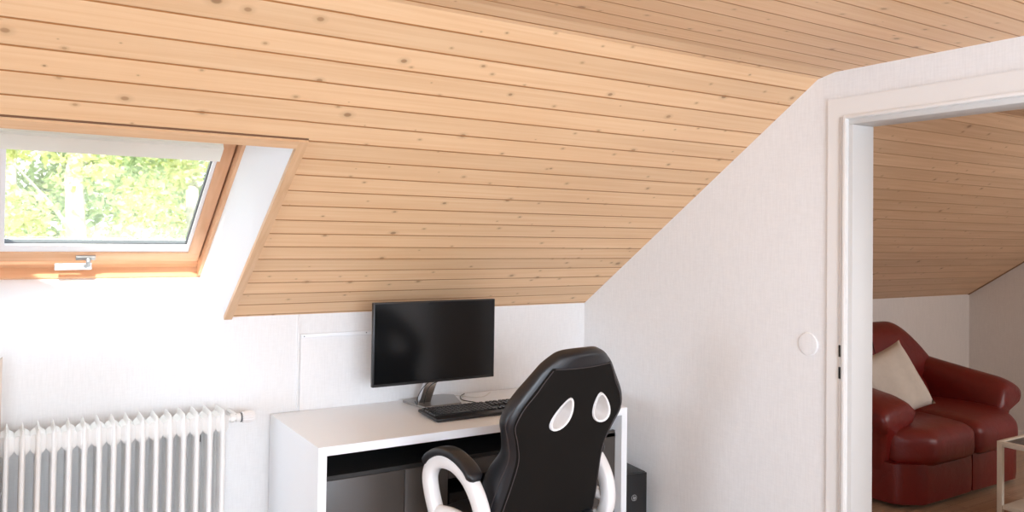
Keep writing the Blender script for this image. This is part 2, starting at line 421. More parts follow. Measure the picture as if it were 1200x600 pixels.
# wooden trim round the opening on the ceiling
tr = MB()
def slb(m, x0, x1, v0, v1, w0, w1, taper=0):
    P = [SL(x0,v0,w0),SL(x1,v0,w0),SL(x1+taper,v1,w0),SL(x0,v1,w0),SL(x0,v0,w1),SL(x1,v0,w1),SL(x1+taper,v1,w1),SL(x0,v1,w1)]
    v = [m.bm.verts.new(p) for p in P]
    for f in ((3,2,1,0),(4,5,6,7),(0,1,5,4),(1,2,6,5),(2,3,7,6),(3,0,4,7)): m.face([v[i] for i in f])
slb(tr, HX1-.012, HX1+.020, 0.0, HV1+.022, -.012, .006)
slb(tr, HX0-.020, HX0+.012, 0.0, HV1+.022, -.012, .006)
to = tr.build('side_trim', plain_wood('trim_wood_up', (.74,.48,.28), (.64,.38,.20), (60,5,5)), reveal, smooth=False)
tr = MB(); slb(tr, HX0+.012, HX1-.012, HV1-.014, HV1+.022, -.012, .006)
tr.build('head_trim', plain_wood('trim_wood_across', (.74,.49,.29), (.66,.40,.22), (4,60,60)), reveal, smooth=False)
# dark strip coloured as the shadow line over head trim
tr = MB(); slb(tr, HX0-.02, HX1+.02, HV1+.0222, HV1+.028, -.003, .001)
tr.build('shadow_gap', simple('gap_shadow', (.16,.08,.04), .8), reveal, smooth=False)
# outer frame, lining from w=.25 to w=.36
fr = MB()
slb(fr, WX0, WX1, FV0, FV0+.012, WW, .36)           # bottom, inner face
slb(fr, WX0, WX1, FV1-.012, FV1, WW, .36)
fr.build('frame_rail', M_frame, reveal, smooth=False)
fr = MB()
for a, b in ((WX1-.012, WX1), (WX0, WX0+.012)): slb(fr, a, b, FV0, FV1, WW, .36)
fr.build('frame_stile', M_frame_v, reveal, smooth=False)
fr = MB()
slb(fr, WX0+.012, WX1-.012, FV0+.012, FV0+.040, .295, .36)   # stepped ledge the sash closes on
fr.build('frame_rail', M_frame, reveal, smooth=False)
fr = MB()
for a, b in ((WX1-.018, WX1-.012), (WX0+.012, WX0+.018)): slb(fr, a, b, FV0+.04, FV1-.02, .31, .36)
fr.build('frame_stile', M_gasket, reveal, smooth=False)
# sash
SX0, SX1, SV0, SV1 = WX0+.019, .696, -.016, 1.06
GX0, GX1, GV0, GV1 = -.015, .636, .092, .935
sa = MB(); slb(sa, SX0, SX1, SV0, SV0+.062, .29, .33); slb(sa, SX0, SX1, SV1-.062, SV1, .29, .33)
sash = sa.build('sash_rail', M_frame, reveal, smooth=False)
sa = MB()
for a, b in ((SX1-.047, SX1), (SX0, SX0+.047)): slb(sa, a, b, SV0+.062, SV1-.062, .29, .33)
sa.build('sash_stile', M_frame_v, reveal, smooth=False)
sa = MB()
slb(sa, SX0+.047, SX1-.047, SV0+.062, GV0, .297, .33); slb(sa, SX0+.047, SX1-.047, GV1, SV1-.062, .297, .33)
slb(sa, GX1, SX1-.047, GV0, GV1, .297, .33); slb(sa, SX0+.047, GX0, GV0, GV1, .297, .33)
sa.build('glazing_bead', M_white, reveal, smooth=False)
sa = MB(); g = .005
slb(sa, GX0, GX1, GV0, GV0+g, .306, .322); slb(sa, GX1-g, GX1, GV0+g, GV1, .306, .322)
sa.build('gasket', M_gasket, reveal, smooth=False)
sa = MB(); slb(sa, GX0, GX1, GV0, GV1, .314, .318)
sa.build('pane', M_winglass, reveal, smooth=False)
# rolled up ivory blind under the head
bl = MB(); slb(bl, SX0+.01, SX1-.05, .724, .80, .258, .289)
bl.build('blind_bar', M_blind, reveal, smooth=False)
bl = MB(); 
bl.poly([SL(SX0+.012,.80,.272), SL(SX1-.052,.80,.272), SL(SX1-.052,1.05,.272), SL(SX0+.012,1.05,.272)])
bl.build('blind_cloth', M_blind, reveal, smooth=False)
# handle on the bottom sash rail
hd = MB(); 
def slf(m, pts, w0, w1): m.loft([[SL(x,v,w0) for x,v in pts],[SL(x,v,w1) for x,v in pts]])
slf(hd, [(.228,.008),(.298,.008),(.298,.030),(.228,.030)], .281, .290)
hp = hd.build('handle_plate', M_handle, reveal, smooth=False)
hd = MB()
hd.tube([SL(.272,.018,.284), SL(.272,.018,.268), SL(.273,.002,.262), SL(.262,-.008,.262)], .009, 10)
hd.tube([SL(.285,-.008,.262), SL(.155,-.010,.262)], 1, sec=[(.013,.005),(-.013,.005),(-.013,-.005),(.013,-.005)], up=(0,0,1))
hd.build('handle', M_handle, hp)

# ------------------------------------------------------------------ trims on the back wall
mb = MB(); mb.rbox(1.088, 1.098, YK-.007, YK-.0005, .76, ZK-.003, .002)
tag(struct(mb, 'trim_2', M_wall))
# hatch panel of the eaves cupboard with its narrow rail
hp = MB(); hp.rbox(1.102, 1.70, YK-.006, YK-.0005, .20, 1.086, .001)
hatch = tag(hp.build('eaves_hatch', M_wall), 'white papered hatch panel low on the wall behind the monitor', 'hatch')
hr = MB(); hr.rbox(1.104, 1.69, YK-.013, YK-.0062, 1.072, 1.088, .002)
hr.build('rail', M_desk, hatch)
for x, z in ((1.116,1.078), (1.408,1.080)):
    s_ = MB(); s_.lathe([(0,0),(.0028,0),(.0025,.002),(0,.003)], 10, Matrix.Translation((x, YK-.0131, z)) @ Matrix.Rotation(pi/2, 4, 'X'))
    s_.build('screw', M_gasket, hatch)
# round cover plate on the door wall
cp = MB(); cp.lathe([(.046,0),(.046,.003),(.043,.006),(.030,.0075),(0,.008)], 40, Matrix.Translation((XD-.0005, 2.048, 1.124)) @ Matrix.Rotation(-pi/2, 4, 'Y'))
tag(cp.build('cover_plate', M_wall), 'round white blank cover plate on the wall beside the doorway', 'cover plate')

# ------------------------------------------------------------------ radiator
RYF = 3.285
rad = thing('radiator', (.35, 3.345, .08), 'white ribbed column radiator below the skylight', 'radiator')
ell = [(cos(2*pi*k/12), sin(2*pi*k/12)) for k in range(12)]
def rad_section(x):
    m = MB()
    ztop, zbot = .834, .10
    for y in (RYF, RYF+.06, RYF+.12):
        m.loft([[(x+.0100*k*a, y+.017*b, z) for a, b in ell] for z, k in ((zbot-.004,.1), (zbot+.012,.5), (zbot+.03,1), (.45,1), (ztop-.030,1), (ztop-.014,.6), (ztop-.002,.15))])
    # pressed heads: wide at the hub, thin ridge on top
    for prof in ([(.738,.008),(.746,.018),(.756,.0240),(.800,.0240),(.808,.018),(.812,.008),(.822,.0045),(.830,.002),(.833,.0008)],
                 [(.205,.011),(.195,.0237),(.150,.0237),(.135,.014),(.115,.008),(.100,.0045),(.096,.001)]):
        rings = []
        for z, hw in prof:
            ins = 0 if hw > .012 else (.016-hw)*.6
            y0, y1 = RYF-.012+ins, RYF+.132-ins
            if hw > .012: y0 += .013; y1 -= .013
            c = min(hw, .012)
            rings.append([(x-hw, y0+c, z), (x-hw*.45, y0, z), (x+hw*.45, y0, z), (x+hw, y0+c, z), (x+hw, y1-c, z), (x+hw*.45, y1, z), (x-hw*.45, y1, z), (x-hw, y1-c, z)])
        m.loft(rings)
    return m
for i in range(19):
    o = rad_section(.7315-.0483*i).build('section', M_rad, rad)
for x in (.60, -.03):
    ft = MB(); ft.box(x-.015, x+.015, 3.27, 3.42, .0, .11); ft.build('foot', M_rad, rad)
for z in (.70, .20):
    br = MB(); br.box(.672, .684, 3.41, 3.4985, z-.015, z+.015); br.build('wall_bracket', M_gasket, rad)
# valve on its upper right
vy = 3.345
pp = MB(); 
pp.tube([(.75,vy,.782),(.80,vy,.782)], .013, 14); pp.tube([(.772,vy,.782),(.786,vy,.782)], .018, 6); pp.tube([(.795,vy,.782),(.812,vy,.782)], .017, 14)
pp.tube([(.80,vy,.782),(.802,vy+.05,.782),(.802,YK-.001,.782)], .009, 10)
vl = pp.build('valve', M_rad, rad)
kn = MB()
kn.lathe([(.019,0),(.019,.006)], 20, Matrix.Translation((.812,vy,.782)) @ Matrix.Rotation(pi/2, 4, 'Y'))
kn.build('knob_ring', M_gasket, vl)
kn = MB(); rings = []
for r, z in ((.020,0),(.0235,.004),(.0245,.022),(.0235,.040),(.019,.050),(.006,.052)):
    rings.append([Matrix.Translation((.818,vy,.782)) @ Matrix.Rotation(pi/2, 4, 'Y') @ Vector(((r*(1-(.08 if k % 2 else 0)))*cos(2*pi*k/32), (r*(1-(.08 if k % 2 else 0)))*sin(2*pi*k/32), z)) for k in range(32)])
kn.loft(rings); kn.build('knob', M_chwhite, vl, ang=25)

# beige panel cut by the left edge of the picture
hb = MB(); hb.prism([(-.70,.0),(-.012,.0),(-.010,1.10),(-.03,1.085),(-.70,1.03)], lambda a, b, t: (a, t, b), 3.185, 3.22)
hb_ = tag(hb.build('screen_panel', M_headb), 'narrow sliver of a beige upright panel standing left of the radiator', 'panel')

# ------------------------------------------------------------------ desk
DX0, DX1, DYF, DYB, DT = .973, 2.438, 2.849, 3.488, .75
desk = thing('desk', ((DX0+DX1)/2, 3.17, 0), 'white desk with dark grey fronts against the low wall', 'desk')
m = MB(); m.box(DX0, DX1, DYF, DYB, DT-.033, DT); m.build('desktop', M_desk, desk)
for a, b in ((DX0, DX0+.032), (DX1-.032, DX1)):
    m = MB(); m.box(a, b, DYF, DYB, .0, DT-.033); m.build('side_panel', M_desk, desk)
IX0, IX1 = DX0+.034, DX1-.034
m = MB(); m.box(IX0, IX1, 3.20, 3.215, .05, DT-.035); m.build('back_panel', M_black, desk)
m = MB(); m.box(IX0, IX1, 2.892, 3.198, .612, .628); m.build('shelf', simple('dark_shelf', (.012,.011,.010), .5), desk)
def front(x0, x1, z0, z1, name='door'):
    m = MB(); m.rbox(x0, x1, 2.892, 2.909, z0, z1, .001); return m.build(name, M_dkpanel, desk)
front(IX0+.001, 1.337, .06, .610); front(1.340, 1.530, .06, .610)
dr = front(1.533, 1.772, .545, .610, 'drawer')
front(2.21, IX1-.001, .06, .640)
for x in (1.338, 1.531, 1.775, 2.21):
    m = MB(); m.box(x-.008, x+.008, 2.911, 3.198, .055, .610); m.build('divider', M_dkpanel, desk)
m = MB(); m.box(IX0, IX1, 2.93, 3.198, .03, .05); m.box(IX0, IX1, 2.95, 2.965, 0, .03); m.build('plinth', M_black, desk)
# black printer standing in the compartment under the drawer
pr = thing('printer', (1.653, 3.02, .051), 'black boxy device in the desk compartment behind the chair armrest', 'printer')
m = MB(); m.rbox(1.560, 1.745, 2.935, 3.15, .052, .47, .008); m.build('body', M_blackpl, pr)
m = MB(); m.rbox(1.575, 1.730, 2.922, 2.936, .30, .43, .004); m.build('tray', simple('dark_plastic', (.03,.026,.024), .4), pr)

# ------------------------------------------------------------------ monitor
mon = thing('monitor', (1.68, 3.33, .75), 'large black flat monitor on a silver stand on the desk', 'monitor')
MX0, MX1, MZ0, MZ1, MY = 1.323, 1.927, .879, 1.241, 3.20
m = MB(); m.rbox(MX0, MX1, MY, MY+.022, MZ0, MZ1, .003); m.build('housing', M_blackpl, mon)
m = MB(); m.box(MX0+.006, MX1-.006, MY-.0012, MY-.0002, MZ0+.012, MZ1-.006); m.build('screen', M_screen, mon)
m = MB(); m.rbox(1.47, 1.79, MY+.0225, MY+.055, .93, 1.19, .012); m.build('rear_cover', M_blackpl, mon)
bp = [(1.573,3.436),(1.599,3.252),(1.789,3.261),(1.846,3.440),(1.80,3.478),(1.676,3.478)]
m = MB(); m.prism(bp, lambda a, b, t: (a, b, t), .7512, .762)
base = m.build('stand_base', M_silver, mon)
m = MB(); m.tube([(1.640,3.355,.757),(1.645,3.325,.82),(1.652,3.285,.90),(1.66,3.256,.97)], 1, sec=[(.012,.028),(-.012,.028),(-.012,-.028),(.012,-.028)], up=(0,1,0))
m.build('stand_neck', M_steel, mon)
# cable looping from the back of the stand
cb = MB()
def smooth_path(pts, n=8):
    out = []
    P = [Vector(p) for p in pts]; P = [P[0]*2-P[1]]+P+[P[-1]*2-P[-2]]
    for i in range(1, len(P)-2):
        for k in range(n):
            t = k/n; a, b, c, d = P[i-1:i+3]
            out.append(.5*((2*b)+(-a+c)*t+(2*a-5*b+4*c-d)*t*t+(-a+3*b-3*c+d)*t**3))
    out.append(P[-2]); return out
cb.tube(smooth_path([(1.66,3.23,.905),(1.615,3.235,.880),(1.583,3.25,.845),(1.570,3.268,.805),(1.578,3.29,.7665),(1.60,3.36,.7665)]), .0022, 8)
cb.build('video_cable', M_cable, mon)
cb = MB(); cb.tube(smooth_path([(1.72,3.235,.91),(1.67,3.235,.88),(1.625,3.24,.862),(1.605,3.25,.83),(1.612,3.29,.768)]), .0022, 8)
cb.build('power_cable', M_cable, mon)
# thin cables lying on the desk top behind the keyboard
cb = MB(); cb.tube(smooth_path([(1.87,3.205,.7535),(1.865,3.27,.7535),(1.84,3.34,.7535),(1.87,3.42,.7535),(1.92,3.47,.7535)]), .0022, 8)
tag(cb.build('keyboard_cable', M_cable), 'thin dark cable running back from the keyboard across the desk', 'cable')
cb = MB(); cb.tube(smooth_path([(1.80,3.485,.754),(1.86,3.45,.754),(1.90,3.39,.754),(1.94,3.36,.754),(1.99,3.38,.754),(2.05,3.44,.754)]), .0025, 8)
tag(cb.build('white_cable', M_cablew), 'thin pale cable lying on the desk beside the monitor stand', 'cable')

# ------------------------------------------------------------------ keyboard
kbd = thing('keyboard', (1.76, 3.085, .751), 'black full size keyboard on the white desk in front of the monitor', 'keyboard', rz=radians(-.5))
KW, KD = .475, .195
def KM(): return Matrix.Translation((1.768, 3.085, .7485)) @ Matrix.Rotation(radians(-.8), 4, 'Z') @ Matrix.Rotation(radians(2.0), 4, 'X')
m = MB(); m.rbox(-KW/2, KW/2, -KD/2, KD/2, .006, .020, .004, M=KM()); m.build('case', M_blackpl, kbd)
keymat = simple('key_black', (.010,.010,.011), .32)
m = MB()
def key(cx, cy, w, d):
    m.loft([[KM() @ Vector(p) for p in ((cx-w/2,cy-d/2,.0200),(cx+w/2,cy-d/2,.0200),(cx+w/2,cy+d/2,.0200),(cx-w/2,cy+d/2,.0200))],
            [KM() @ Vector(p) for p in ((cx-w/2+.002,cy-d/2+.002,.0265),(cx+w/2-.002,cy-d/2+.002,.0265),(cx+w/2-.002,cy+d/2-.001,.0265),(cx-w/2+.002,cy+d/2-.001,.0265))]])
px = .0203; py = .0215
for r in range(6):
    y = KD/2-.024-r*py-(.006 if r else 0)
    for c in range(15):
        if r == 5 and 3 < c < 9: continue
        key(-KW/2+.020+c*px, y, px*.88, py*.88)
    if r == 5: key(-KW/2+.020+6*px, y, px*4.8, py*.88)
    for c in range(3):
        if r in (3,) or (r == 4 and c != 1): continue
        key(-KW/2+.020+(15.6+c)*px, y, px*.88, py*.88)
    for c in range(4):
        key(-KW/2+.020+(19.0+c)*px, y, px*.88, py*.88)
tag(m.build('keys', keymat, kbd, smooth=False), kind='stuff')

# ------------------------------------------------------------------ computer tower between desk and wall
TA = radians(-7)
tw = thing('computer_tower', (2.62, 2.92, 0), 'black computer tower on the floor between desk and wall', 'computer', rz=TA)
TM = Matrix.Translation((2.613, 2.915, 0)) @ Matrix.Rotation(TA, 4, 'Z')
m = MB(); m.rbox(-.155, 0, .0, .34, .012, .415, .004, M=TM); m.build('case', M_blackpl, tw)
m = MB(); m.rbox(-.155, 0, -.012, -.0005, .014, .413, .003, M=TM); fp = m.build('front_panel', simple('black_gloss', (.010,.010,.011), .2), tw)
for a in (-.13, -.03):
    for b in (.04, .30):
        m = MB(); m.lathe([(.012,0),(.012,.012)], 12, TM @ Matrix.Translation((a, b, 0))); m.build('foot', M_black, tw)
M_logo = simple('logo_grey', (.5,.5,.5), .35, metal=.5)
m = MB(); LZ = .300; LX = -.072
LM = TM @ Matrix.Translation((LX, -.0125, LZ))
m.tube([LM @ Vector((.0135*cos(t*pi/16), 0, .0135*sin(t*pi/16))) for t in range(32)], .0011, 6, closed=True)
def stroke(a, b): m.tube([LM @ Vector((a[0],0,a[1])), LM @ Vector((b[0],0,b[1]))], .0010, 6)
stroke((-.0055,-.0065),(-.0012,.0095)); stroke((-.0035,.001),(-.0006,.003)); stroke((-.0006,.003),(-.0022,-.0065))
stroke((.0008,-.0100),(.0042,.0040)); stroke((.0042,.0040),(.0076,.0030)); stroke((.0076,.0030),(.0062,-.0045)); stroke((.0062,-.0045),(.0026,-.0055))
m.build('logo', M_logo, fp)

# ------------------------------------------------------------------ gaming chair
CX, CY = 1.685, 2.30
T = .3; nv = sqrt(1+T*T)
Vv = Vector((0, -T/nv, 1/nv)); Fv = Vector((0, 1/nv, T/nv))     # up along the back, forward out of it
O0 = Vector((CX, CY, .80))
def BK(u, v, d): return O0 + Vector((u,0,0)) + Vv*v + Fv*d
chair = thing('gaming_chair', (CX, 2.30, 0), 'black racing style gaming chair with white loop armrests at the desk', 'chair')
HW = [(-.40,.245),(-.32,.250),(-.22,.238),(-.12,.222),(-.03,.215),(.04,.238),(.09,.262),(.117,.264),(.167,.243),(.25,.178),(.30,.143),(.335,.108),(.352,.078),(.362,.040)]
DP = [(-.40,.115),(-.22,.135),(-.12,.130),(-.03,.085),(.09,.075),(.20,.075),(.30,.065),(.335,.055),(.362,.035)]
def interp(tab, v):
    if v <= tab[0][0]: return tab[0][1]
    for (a, x), (b, y) in zip(tab[:-1], tab[1:]):
        if v <= b:
            t = (v-a)/(b-a); t = t*t*(3-2*t)*.5+t*.5
            return x+(y-x)*t
    return tab[-1][1]
def ring_back(v, shrink=1.0):
    h = interp(HW, v)*shrink; d = interp(DP, v)
    side = .024 if v < .28 else .024*(max(0, .362-v)/.082)
    bolst = .035*max(0, min(1, (.25-v)/.2))
    pts = []
    nr = 16
    for i in range(nr+1):            # rear face left -> right
        t = -1+2*i/nr; pts.append((h*t, -.012*(1-t*t)+(.010*abs(t)**6)))
    pts += [(h+side*.55, .016), (h+side*.95, d*.35), (h+side, d*.6), (h+side*.7, d*.88), (h+side*.1, d)]
    for i in range(1, 12):           # front right -> left with a hollow between bolsters
        t = 1-2*i/12
        e = abs(t); f = d - bolst*(1-min(1, max(0, (e-.45)/.4)))
        pts.append((h*t*.98, f))
    pts += [(-(h+side*.1), d), (-(h+side*.7), d*.88), (-(h+side), d*.6), (-(h+side*.95), d*.35), (-(h+side*.55), .016)]
    return pts
vs = [-.415,-.40,-.36,-.32,-.27,-.22,-.17,-.12,-.08,-.03,.0,.04,.065,.09,.117,.14,.167,.20,.25,.28,.30,.32,.335,.346,.354,.360]
m = MB(); rings = []
for v in vs:
    k = 1.0
    r = ring_back(v)
    if v < -.405: r = [(a*.9, .02+(b-.02)*.75) for a, b in r]
    if v >= .354: c = interp(DP, v)*.5; r = [(a*.86, c+(b-c)*.75) for a, b in r]
    if v >= .360: c = interp(DP, v)*.5; r = [(a*.7, c+(b-c)*.4) for a, b in r]
    rings.append([BK(a, v, b) for a, b in r])
R_ = m.loft(rings)
m.bm.faces.ensure_lookup_table()
for f in m.bm.faces:
    c = f.calc_center_median() - O0
    v = c.dot(Vv); d = c.dot(Fv); u = c.x
    if d < .006 and v < .300 and abs(u) < interp(HW, v): f.material_index = 1
shell = m.build('backrest', [M_leather, M_fabric], chair, ang=60)
subsurf(shell, 1)
# two belt openings: cut, then lined in white
def hole_pts(sgn, grow=0.0):
    # teardrop leaning outwards at the bottom, u mirrored by sgn
    c = (.098, .130); pts = []
    for k in range(24):
        a = 2*pi*k/24
        rr = .058+grow; x = .041*cos(a); y = rr*sin(a)
        x = x*(1.0-.35*sin(a)) * (1+grow/.036)
        x -= .20*y*1.6 if True else 0
        pts.append((sgn*(c[0]+x-.003), c[1]+y))
    return pts
cut = MB()
for s_ in (-1, 1):
    P = hole_pts(s_)
    cut.loft([[BK(a+.035, b, d) for a, b in P] for d in (-.06, .2)])
co = cut.build('cutter', M_chwhite)
bo = shell.modifiers.new('bool', 'BOOLEAN'); bo.operation = 'DIFFERENCE'; bo.object = co; bo.solver = 'EXACT'
bpy.context.view_layer.update()
dg = bpy.context.evaluated_depsgraph_get()
me2 = bpy.data.meshes.new_from_object(shell.evaluated_get(dg))
shell.modifiers.clear(); shell.data = me2; me2.name = 'backrest'
bpy.data.objects.remove(co)
for s_ in (-1, 1):
    ln = MB(); P = hole_pts(s_, .001); Pi = hole_pts(s_, -.006); Po = hole_pts(s_, .004)
    cu = lambda d: .012
    ln.loft([[BK(a+.035, b, -.004) for a, b in Po], [BK(a+.035, b, -.016) for a, b in P], [BK(a+.035, b, -.014) for a, b in Pi],
             [BK(a+.035, b, .04) for a, b in Pi], [BK(a+.035, b, .082) for a, b in Pi], [BK(a+.035, b, .088) for a, b in Po], [BK(a+.035, b, .070) for a, b in Po]], cap0=False, cap1=False)
    ln.build('belt_opening', M_chwhite, chair, ang=50)
# seams
def seam(pts, r=.0016):
    m = MB(); m.tube(smooth_path(pts, 5), r, 6); return m
edge = [v for v in (-.39,-.32,-.22,-.12,-.03,.04,.09,.117,.167,.22,.26,.295)]
for sgn in (-1, 1):
    m = seam([BK(sgn*interp(HW, v)*(.985 if sgn < 0 else .93), v, -.0010 if sgn < 0 else -.0035) for v in edge]); m.build('seam', M_seam, chair)
    if sgn > 0: continue
    m = seam([BK(sgn*(interp(HW, v)+.021), v, interp(DP, v)*.27) for v in edge[:9]]); m.build('seam', M_seam, chair)
m = seam([BK(u, .300, -.0120*(1-(u/.14)**2)-.0015) for u in (-.135,-.09,-.04,0,.04,.09,.135)]); m.build('seam', M_seam, chair)

# armrests
def armrest(x, name='armrest'):
    path = smooth_path([(x,2.30+q,z) for q,z in ((.100,.455),(.078,.52),(.084,.59),(.115,.648),(.165,.697),(.235,.727),(.310,.727),(.368,.702),(.395,.655),(.385,.60),(.355,.535),(.315,.47),(.26,.435),(.17,.43))], 6)[:-1]
    sec = []
    for k in range(16):
        a = 2*pi*k/16; ca, sa_ = cos(a), sin(a)
        sec.append((.024*math.copysign(abs(ca)**.6, ca), 0.029*math.copysign(abs(sa_)**.6, sa_)))
    m = MB(); m.tube(path, 1, sec=sec, up=(1,0,0), closed=True)
    m.tube(smooth_path([(x,2.30+.35,.535),(x,2.30+.27,.548),(x,2.30+.18,.545),(x,2.30+.09,.53)],5), .022, 10)
    arm = m.build(name, M_chwhite, chair, ang=60)
    # black pad over the top
    pp = smooth_path([(x,2.30+q,z) for q,z in ((.118,.695),(.160,.733),(.235,.760),(.310,.760),(.375,.733),(.415,.695))], 6)
    n = len(pp); rs = [(.45 if i in (0, n-1) else .8 if i in (1, n-2) else 1.0) for i in range(n)]
    sec2 = [(.032*math.copysign(abs(cos(2*pi*k/16))**.6, cos(2*pi*k/16)), .016*math.copysign(abs(sin(2*pi*k/16))**.6, sin(2*pi*k/16))) for k in range(16)]
    m = MB(); m.tube(pp, rs, sec=sec2, up=(1,0,0)); m.build('arm_pad', M_leather, arm, ang=60)
armrest(CX-.305); armrest(CX+.305)
# seat, hidden for the most part by the back
m = MB(); rings = []
for z, k in ((.395,.90),(.405,.97),(.44,1.0),(.475,1.0),(.498,.96),(.507,.86)):
    ring = []
    for q in range(32):
        a = 2*pi*q/32; ca, sa_ = cos(a), sin(a)
        ring.append((CX + .262*k*math.copysign(abs(ca)**.5, ca), 2.555 + .235*k*math.copysign(abs(sa_)**.5, sa_), z))
    rings.append(ring)
m.loft(rings); m.build('seat', M_leather, chair, ang=60)
m = MB(); m.rbox(CX-.13, CX+.13, 2.40, 2.64, .352, .394, .01); 
for s_ in (-1, 1): m.tube([(CX+s_*.20, 2.50, .385), (CX+s_*.28, 2.50, .395), (CX+s_*.305, 2.50, .43)], .014, 8)
m.build('seat_plate', M_black, chair)
m = MB()
m.tube([(CX,2.38,.375),(CX,2.335,.39),(CX,2.375,.52)], 1, sec=[(.006,.05),(-.006,.05),(-.006,-.05),(.006,-.05)], up=(0,1,0))
m.build('back_bracket', M_black, chair)
m = MB(); m.lathe([(.027,.10),(.027,.25),(.016,.251),(.016,.353)], 20, Matrix.Translation((CX, 2.52, 0))); m.build('gas_lift', M_black, chair)
m = MB(); m.lathe([(.045,.075),(.045,.12),(.03,.13)], 20, Matrix.Translation((CX, 2.52, 0)))
cas_pts = []
for k in range(5):
    a = 2*pi*k/5+.3; d = Vector((cos(a), sin(a), 0)); c = Vector((CX, 2.52, 0))
    m.tube([c+d*.03+Vector((0,0,.105)), c+d*.16+Vector((0,0,.092)), c+d*.285+Vector((0,0,.075))], [.026,.020,.014], 10)
    cas_pts.append((c+d*.275, a))
m.build('star_base', M_chwhite, chair)
for p, a in cas_pts:
    m = MB(); q = Matrix.Translation((p.x, p.y, .027)) @ Matrix.Rotation(a+.6, 4, 'Z')
    for s_ in (-1, 1): m.lathe([(.012,-.008),(.026,-.007),(.026,.007),(.012,.008)], 20, q @ Matrix.Translation((0, s_*.014, 0)) @ Matrix.Rotation(pi/2, 4, 'X'))
    m.tube([(p.x, p.y, .03), (p.x, p.y, .075)], .006, 8)
    m.build('caster', M_black, chair)

chair.rotation_euler = (0, 0, radians(8))

# ------------------------------------------------------------------ sofa in the next room
SX_, SYF, SYB = 4.98, 2.61, 3.50
sofa = thing('sofa', (SX_, 3.08, 0), 'red leather two seat sofa in the next room seen through the doorway', 'sofa')
def pillow_box(x0, x1, y0, y1, z0, z1, r, bulge=0, fn=None, n=(8, 8, 4)):
    """soft rounded cushion block: a cube grid rounded, optional deform fn"""
    m = MB(); nx, ny, nz = n
    idx = {}
    def P(i, j, k):
        if (i, j, k) in idx: return idx[(i, j, k)]
        a, b, c = i/nx*2-1, j/ny*2-1, k/nz*2-1
        p = Vector((a*(x1-x0)/2, b*(y1-y0)/2, c*(z1-z0)/2))
        hx, hy, hz = (x1-x0)/2, (y1-y0)/2, (z1-z0)/2
        q = Vector((max(-hx+r, min(hx-r, p.x)), max(-hy+r, min(hy-r, p.y)), max(-hz+r, min(hz-r, p.z))))
        d = p-q
        if d.length > r: d = d.normalized()*r
        p = q+d
        if bulge:
            s_ = (1-a*a)*(1-b*b); p.z += bulge*s_*c
            p.y += bulge*.5*(1-a*a)*(1-c*c)*b
        p += Vector(((x0+x1)/2, (y0+y1)/2, (z0+z1)/2))
        if fn: p = fn(p, a, b, c)
        v = m.bm.verts.new(p); idx[(i, j, k)] = v; return v
    for i in range(nx):
        for j in range(ny):
            m.face([P(i,j,0), P(i,j+1,0), P(i+1,j+1,0), P(i+1,j,0)]); m.face([P(i,j,nz), P(i+1,j,nz), P(i+1,j+1,nz), P(i,j+1,nz)])
    for i in range(nx):
        for k in range(nz):
            m.face([P(i,0,k), P(i+1,0,k), P(i+1,0,k+1), P(i,0,k+1)]); m.face([P(i,ny,k), P(i,ny,k+1), P(i+1,ny,k+1), P(i+1,ny,k)])
    for j in range(ny):
        for k in range(nz):
            m.face([P(0,j,k), P(0,j,k+1), P(0,j+1,k+1), P(0,j+1,k)]); m.face([P(nx,j,k), P(nx,j+1,k), P(nx,j+1,k+1), P(nx,j,k+1)])
    return m
# lower front in two panels, with rounded outer corners
for sgn in (-1, 1):
    def fn(p, a, b, c, sgn=sgn):
        t = (p.x-SX_)/.66*sgn
        p.y += .10*max(0, t-.78)/.22*max(0, -b) if b < 0 else 0
        return p
    x0, x1 = (SX_-.66, SX_-.001) if sgn < 0 else (SX_+.001, SX_+.66)
    o = pillow_box(x0, x1, SYF+.01, SYB-.14, .022, .262, .018, fn=fn, n=(14, 8, 5)).build('base_panel', M_sofa, sofa, ang=70)
    def fs(p, a, b, c, sgn=sgn):
        t = (p.x-SX_)/.66*sgn
        if b < 0: p.y += .16*max(0, t-.70)/.30*(-b)
        if c > 0 and b < .2: p.z -= .035*max(0, -b-.3)**2
        return p
    x0, x1 = (SX_-.63, SX_-.002) if sgn < 0 else (SX_+.002, SX_+.66)
    o = pillow_box(x0, x1, SYF-.025, SYB-.26, 0.235, .452, .060, bulge=.018, fn=fs, n=(16, 14, 8)).build('seat_cushion', M_sofa, sofa, ang=80)
    subsurf(o, 1)
m = MB(); m.box(SX_-.52, SX_+.52, SYF+.14, SYB-.05, .012, .06); m.build('plinth', M_sofadk, sofa)
for a in (-.46, .46):
    for b in (SYF+.22, SYB-.2):
        m = MB(); m.lathe([(.02,0),(.022,.021)], 12, Matrix.Translation((SX_+a, b, 0))); m.build('foot', M_sofadk, sofa)
